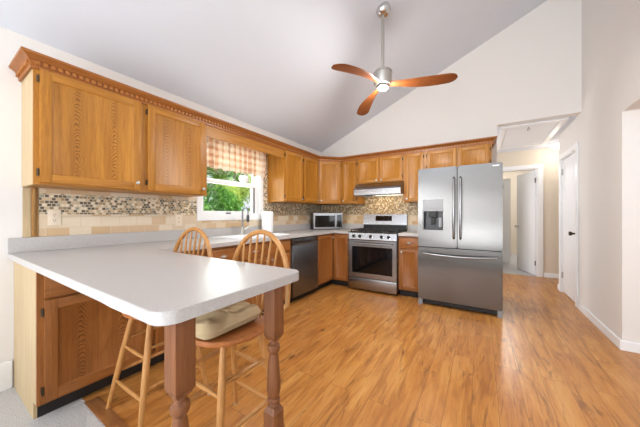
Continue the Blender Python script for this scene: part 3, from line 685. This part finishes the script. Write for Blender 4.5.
for k, xc in enumerate((-.245,0,.245)):
    m = MB(); x0, x1 = xc-.118, xc+.118; y0, y1 = -.595, -.10; z = .943
    for x in (x0, xc, x1): m.box(x-.006,x+.006,y0,y1,z-.008,z+.006,.002)
    for y in (y0, y0+.165, y0+.33, y1): m.box(x0,x1,y-.006,y+.006,z-.008,z+.006,.002)
    for x in (x0,x1):
        for y in (y0,y1): m.box(x-.007,x+.007,y-.007,y+.007,.9145,z)
    m.build('grate', IRON, rg)
for bx_, by_ in ((-.245,-.47),(-.245,-.22),(0,-.345),(.245,-.47),(.245,-.22)):
    MB().lathe([(.045,0),(.045,.010),(.032,.011),(.032,.018),(.001,.019)], (bx_,by_,.9145), seg=20).build('burner', IRON, rg)

# range hood
hd = thing('range_hood', 'stainless under-cabinet range hood above the gas range', 'range hood', (1.315,-.001,1.5))
m = MB(); m.prism([[(0,.045),(0,.198),(-.32,.198),(-.42,.17),(-.49,.085),(-.49,.045)]], -.38, .38, .003, axis='x'); m.build('canopy', STEELB, hd)
m = MB(); m.prism([[(-.38,-.49),(.38,-.49),(.38,0),(-.38,0)], [(-.36,-.47),(.36,-.47),(.36,-.02),(-.36,-.02)]], .0, .0445, .002); m.build('lower_lip', STEELB, hd)
bx('filter_panel', DGREY, hd, -.355,.355,-.465,-.025,.036,.044)
o = light('hood_lamp', 'AREA', (0,-.20,.03), (0,0,0), 2.4, (1,.84,.6), shape='RECTANGLE', size=.5, size_y=.08); o.parent = hd
o.visible_camera = True

# dishwasher
dwr = thing('dishwasher', 'dark stainless dishwasher under the worktop next to the corner cabinet', 'dishwasher', (.001,-1.735,0), R90)
bx('tub', DGREY, dwr, .004, .609, -.595, -.02, .09, .868)
m = MB(); m.box(.006,.607,-.645,-.597,.095,.775,.004); dd_ = m.build('door', STEELD, dwr)
m = MB(); m.box(.006,.607,-.642,-.597,.780,.862,.004); m.build('control_strip', STEEL, dwr)
m = MB(); m.tube([(.05,-.672,.79),(.18,-.684,.79),(.3,-.688,.79),(.43,-.684,.79),(.56,-.672,.79)], .010, 10); m.cyl((.06,-.672,.79),(.06,-.642,.79),.008); m.cyl((.55,-.672,.79),(.55,-.642,.79),.008); m.build('handle', STEELB, dwr)
bx('toe_kick', BLACK, dwr, .004, .609, -.55, -.53, 0, .088)

# ---------------------------------------------------------------- refrigerator
fg = thing('refrigerator', 'stainless french-door refrigerator with ice dispenser and bottom freezer drawer', 'refrigerator', (2.463,-.05,0))
FW = .455
bx('body', DGREY, fg, -FW+.004, FW-.004, -.68, -.0, .06, 1.755, bev=.004)
bx('top_grille', DGREY, fg, -FW+.03, FW-.03, -.67, -.55, 1.7555, 1.768)
def fdoor(name, x0, x1, z0, z1, holes=()):
    m = MB(); m.prism([[(x0,z0),(x1,z0),(x1,z1),(x0,z1)]]+list(holes), -.766, -.685, .010, axis='y'); return m.build(name, STEEL, fg)
hx0, hx1 = 2.073-2.463, 2.305-2.463
fl = fdoor('door', -FW, -.004, .765, 1.775, [[(hx0,.985),(hx1,.985),(hx1,1.225),(hx0,1.225)]])
fr_ = fdoor('door', .004, FW, .765, 1.775); fz = fdoor('freezer_drawer', -FW, FW, .085, .755)
ds = MB(); ds.box(hx0-.004,hx1+.004,-.770,-.7665,1.23,1.372,.002); dp = ds.build('dispenser_panel', LGREY, fl)
m = MB(); m.box(hx0+.003,hx1-.003,-.70,-.69,.988,1.222); m.mi = 1; m.box(hx0+.001,hx0+.012,-.758,-.70,.988,1.222); m.box(hx1-.012,hx1-.001,-.758,-.70,.988,1.222); m.box(hx0+.012,hx1-.012,-.758,-.70,.988,.998)
m.build('dispenser_recess', [DGREY, BLACK], fl)
m = MB(); m.box(-.32,-.23,-.755,-.71,1.14,1.222,.006); m.box(-.30,-.25,-.735,-.725,1.05,1.14,.004); m.build('ice_chute', BLACK, fl)
bx('water_paddle', LGREY, fl, -.21, -.175, -.735, -.712, 1.02, 1.14, bev=.004)
def bar(x, par):
    m = MB(); m.tube([(x,-.768,.885),(x,-.81,.91),(x,-.822,1.0),(x,-.826,1.25),(x,-.822,1.52),(x,-.81,1.61),(x,-.768,1.635)], .012, 12); return m.build('handle', STEELB, par)
bar(-.036, fl); bar(.036, fr_)
m = MB(); m.tube([(-.405,-.768,.69),(-.39,-.80,.685),(-.2,-.822,.672),(0,-.826,.668),(.2,-.822,.672),(.39,-.80,.685),(.405,-.768,.69)], .012, 12); m.build('handle', STEELB, fz)
bx('badge', CHROME, fr_, .36, .42, -.7685, -.7665, 1.735, 1.745)
bx('kick_grille', BLACK, fg, -FW+.05, FW-.05, -.70, -.65, .015, .075)
for sx in (-1,1): bx('foot_cover', LGREY, fg, sx*(FW-.025)-.024, sx*(FW-.025)+.024, -.745, -.62, .001, .080, bev=.003)
m = MB()
for sx in (-.4,.4): m.box(sx-.03,sx+.03,-.12,-.06,0,.061)
m.build('rear_roller', BLACK, fg)

# ---------------------------------------------------------------- breakfast bar posts
def post(label, x, y):
    p = thing('turned_post', label, 'post', (x,y,0))
    h = .031
    q4 = ((-1,-1),(1,-1),(1,1),(-1,1))
    m = MB(); m.box(-h,h,-h,h,.655,.875,.003)
    m.ring_loft([[(sx*h,sy*h,.656) for sx,sy in q4], [(sx*.020,sy*.020,.635) for sx,sy in q4]])
    m.lathe([(.020,.645),(.023,.636),(.023,.630),(.016,.624),(.017,.618),(.026,.610),(.0285,.598),(.026,.585),(.018,.574),(.019,.566),(.022,.55),(.026,.50),(.030,.45),(.030,.42),(.026,.395),(.021,.383),(.028,.376),(.028,.366),(.020,.359),(.026,.352),(.020,.342)], seg=28)
    m.ring_loft([[(sx*.020,sy*.020,.346) for sx,sy in q4], [(sx*h,sy*h,.325) for sx,sy in q4]]); m.box(-h,h,-h,h,.0,.326,.003)
    o = m.build('post_shaft', POSTW, p); return p
post('turned brown wooden post under the near corner of the breakfast bar', 1.944, -3.922)
post('turned brown wooden post under the far corner of the breakfast bar', 1.944, -3.512)

# ---------------------------------------------------------------- bar stools
def stool(label, x, y, rz):
    s_ = thing('bar_stool', label, 'stool', (x,y,0), rz, 'wooden bar stools at the breakfast bar')
    zs = .578; rs = .195
    MB().lathe([(.001,zs),(.10,zs),(.17,zs+.004),(.19,zs+.014),(rs,zs+.026),(.188,zs+.036),(.15,zs+.034),(.001,zs+.028)], seg=36).build('seat', STOOLD, s_)
    top = [Vector((sx*.105, sy*.105, zs+.004)) for sx,sy in ((-1,-1),(1,-1),(1,1),(-1,1))]
    bot = [Vector((sx*.203, sy*.203, 0)) for sx,sy in ((-1,-1),(1,-1),(1,1),(-1,1))]
    for a, b in zip(top, bot):
        lg = MB().turned(b+(a-b)*.012, a, [(0,.0115),(.04,.012),(.3,.0155),(.6,.0175),(.9,.016),(1,.013)]).build('leg', STOOLW, s_)
        MB().cyl(b, b+(a-b)*.014, .0135, .0135).build('foot_cap', RUBBER, lg)
    def P(i, z): return bot[i]+(top[i]-bot[i])*(z/zs)
    for i, j, zz in ((0,1,(.17,.37)),(1,2,(.22,.42)),(2,3,(.17,.37)),(3,0,(.22,.42))):
        for z in zz: MB().turned(P(i,z), P(j,z), [(0,.007),(.2,.0095),(.5,.0115),(.8,.0095),(1,.007)], 12).build('rung', STOOLH, s_)
    # bow back at the +y side
    n = 30; pts = []
    def hoop(a):   # a 0..pi
        xx = -.238*math.cos(a); zz = math.sin(a); c = abs(math.cos(a))
        z = zs+.13+.367*zz**.8 
        return Vector((xx, .165+.055*(z-zs)/.45, z))
    pts = [Vector((-.165,.115,zs+.028)), Vector((-.20,.14,zs+.08))]+[hoop(PI*i/n) for i in range(n+1)]+[Vector((.20,.14,zs+.08)), Vector((.165,.115,zs+.028))]
    MB().tube(pts, .0145, 10, flat_=1.0).build('bow_back', STOOLW, s_)
    for i in range(6):
        f = (i+.5)/6*2-1; xb = f*.125; xt = f*.17
        a = math.acos(-xt/.238); t_ = hoop(a)
        MB().turned((xb,.145+.03*(1-abs(f))**.5*.6,zs+.028), t_, [(0,.006),(.15,.0065),(.33,.0105),(.45,.0085),(.5,.0065),(.55,.0085),(.8,.007),(1,.005)], 10).build('spindle', STOOLW, s_)
    return s_
stool('wooden bow-back bar stool with a cream cushion, right-hand one at the bar', 1.615, -3.49, -.03)
stool('wooden bow-back bar stool without cushion in view, left-hand one at the bar', 1.0, -3.52, 0)
# cushion
cs = thing('seat_cushion', 'cream padded seat cushion lying on the right bar stool', 'cushion', (1.545,-3.515,.6145), .0)
t = bmesh.new(); bmesh.ops.create_grid(t, x_segments=24, y_segments=24, size=1)
m = MB(); N = 26
def cpt(u, v, s):
    r_ = max(abs(u), abs(v)); a = math.atan2(v, u)
    k = (abs(math.cos(a))**9+abs(math.sin(a))**9)**(-1/9)
    e = max(0, 1-r_**6)**.4; rr = .176*k*(r_**.9)
    th = .042*e
    wr = e*(.008*math.sin(u*5+v*3)+.007*math.sin(v*9-u*4)-.012*math.exp(-((u-.1)**2+(v+.1)**2)/.02)) if s > 0 else 0
    return (rr*math.cos(a), rr*math.sin(a), .043 + s*th + wr)
gt = [[m.bm.verts.new(cpt(-1+2*i/N, -1+2*j/N, 1)) for j in range(N+1)] for i in range(N+1)]
gb = [[gt[i][j] if i in (0,N) or j in (0,N) else m.bm.verts.new(cpt(-1+2*i/N, -1+2*j/N, -1)) for j in range(N+1)] for i in range(N+1)]
for i in range(N):
    for j in range(N):
        m.bm.faces.new((gt[i][j], gt[i+1][j], gt[i+1][j+1], gt[i][j+1])); m.bm.faces.new((gb[i][j], gb[i][j+1], gb[i+1][j+1], gb[i+1][j]))
m.build('pad', CUSH, cs); t.free()
m = MB()
for sx in (-.15,.15): m.tube([(sx,.18,.03),(sx*1.1,.20,.01),(sx*1.15,.185,-.02),(sx*1.2,.20,-.06)], .003, 6)
m.build('tie', CUSH, cs)

# ---------------------------------------------------------------- ceiling fan
FX, FY = 1.872, -1.83; FZ = 2.43+SL*FX
fn = thing('ceiling_fan', 'three-blade ceiling fan with wooden blades and lit lamp hanging on a long rod', 'ceiling fan', (FX,FY,2.50), 0)
dz = FZ-2.50; nrm = Vector((SL,0,-1)).normalized()
MB().lathe([(.072,.001),(.072,.02),(.066,.045),(.045,.066),(.022,.075),(.022,.082)], (0,0,dz), nrm, 28).build('canopy', CHROME, fn)
MB().cyl((0,0,.10),(0,0,dz-.06),.016).build('downrod', NICKEL, fn)
m = MB(); m.lathe([(.02,.135),(.03,.13),(.084,.122),(.090,.115),(.090,.01),(.078,-.02),(.05,-.03)], seg=32); m.build('motor_housing', NICKEL, fn)
MB().lathe([(.0905,.108),(.093,.106),(.093,.100),(.0905,.098)], seg=32).build('band', CHROME, fn)
def blade(ang, R=.67):
    m = MB(); N = 60; rings = []
    for i in range(N+1):
        s_ = i/N; r_ = .045+(R-.045)*s_
        wdt = .034+.052*math.sin(min(1,s_*1.25)*PI/2)**1.4 if s_ < .8 else 0
        wdt = .030+.048*(math.sin(PI*min(s_,.72)/1.44))**1.5
        if s_ > .86: wdt *= math.sqrt(max(0, 1-((s_-.86)/.14)**2))*.94+.06
        tw = -math.radians(16*(1-s_)**1.5+6); y0 = .035*math.sin(PI*s_)*1.0; zc = -.055*s_ -.008
        th = .008*(1-.5*s_)+.002; ring = []
        for k in range(12):
            a = 2*PI*k/12; cx_ = wdt*math.cos(a); cz_ = th*math.sin(a)
            ring.append((r_, y0+cx_*math.cos(tw)-cz_*math.sin(tw), zc+cx_*math.sin(tw)+cz_*math.cos(tw)))
        rings.append(ring)
    m.ring_loft(rings); o = m.build('blade', BLADEW, fn); o.rotation_euler = (0,0,ang); return o
for a in FAN_ANG if 'FAN_ANG' in globals() else (math.radians(11), math.radians(131), math.radians(251)): blade(a)
MB().lathe([(.05,-.028),(.06,-.034),(.062,-.045),(.052,-.050)], seg=28).build('lamp_ring', NICKEL, fn)
MB().lathe([(.001,-.046),(.05,-.046),(.046,-.056),(.028,-.064),(.001,-.067)], seg=28).build('lamp_lens', LAMP, fn)
o = light('fan_lamp', 'AREA', (0,0,-.075), (0,0,0), 30, (1,.97,.93), shape='DISK', size=.11); o.parent = fn
o = light('fan_lamp_glow', 'POINT', (0,0,-.13), (0,0,0), 24, (1,.97,.94), shadow_soft_size=.06); o.parent = fn
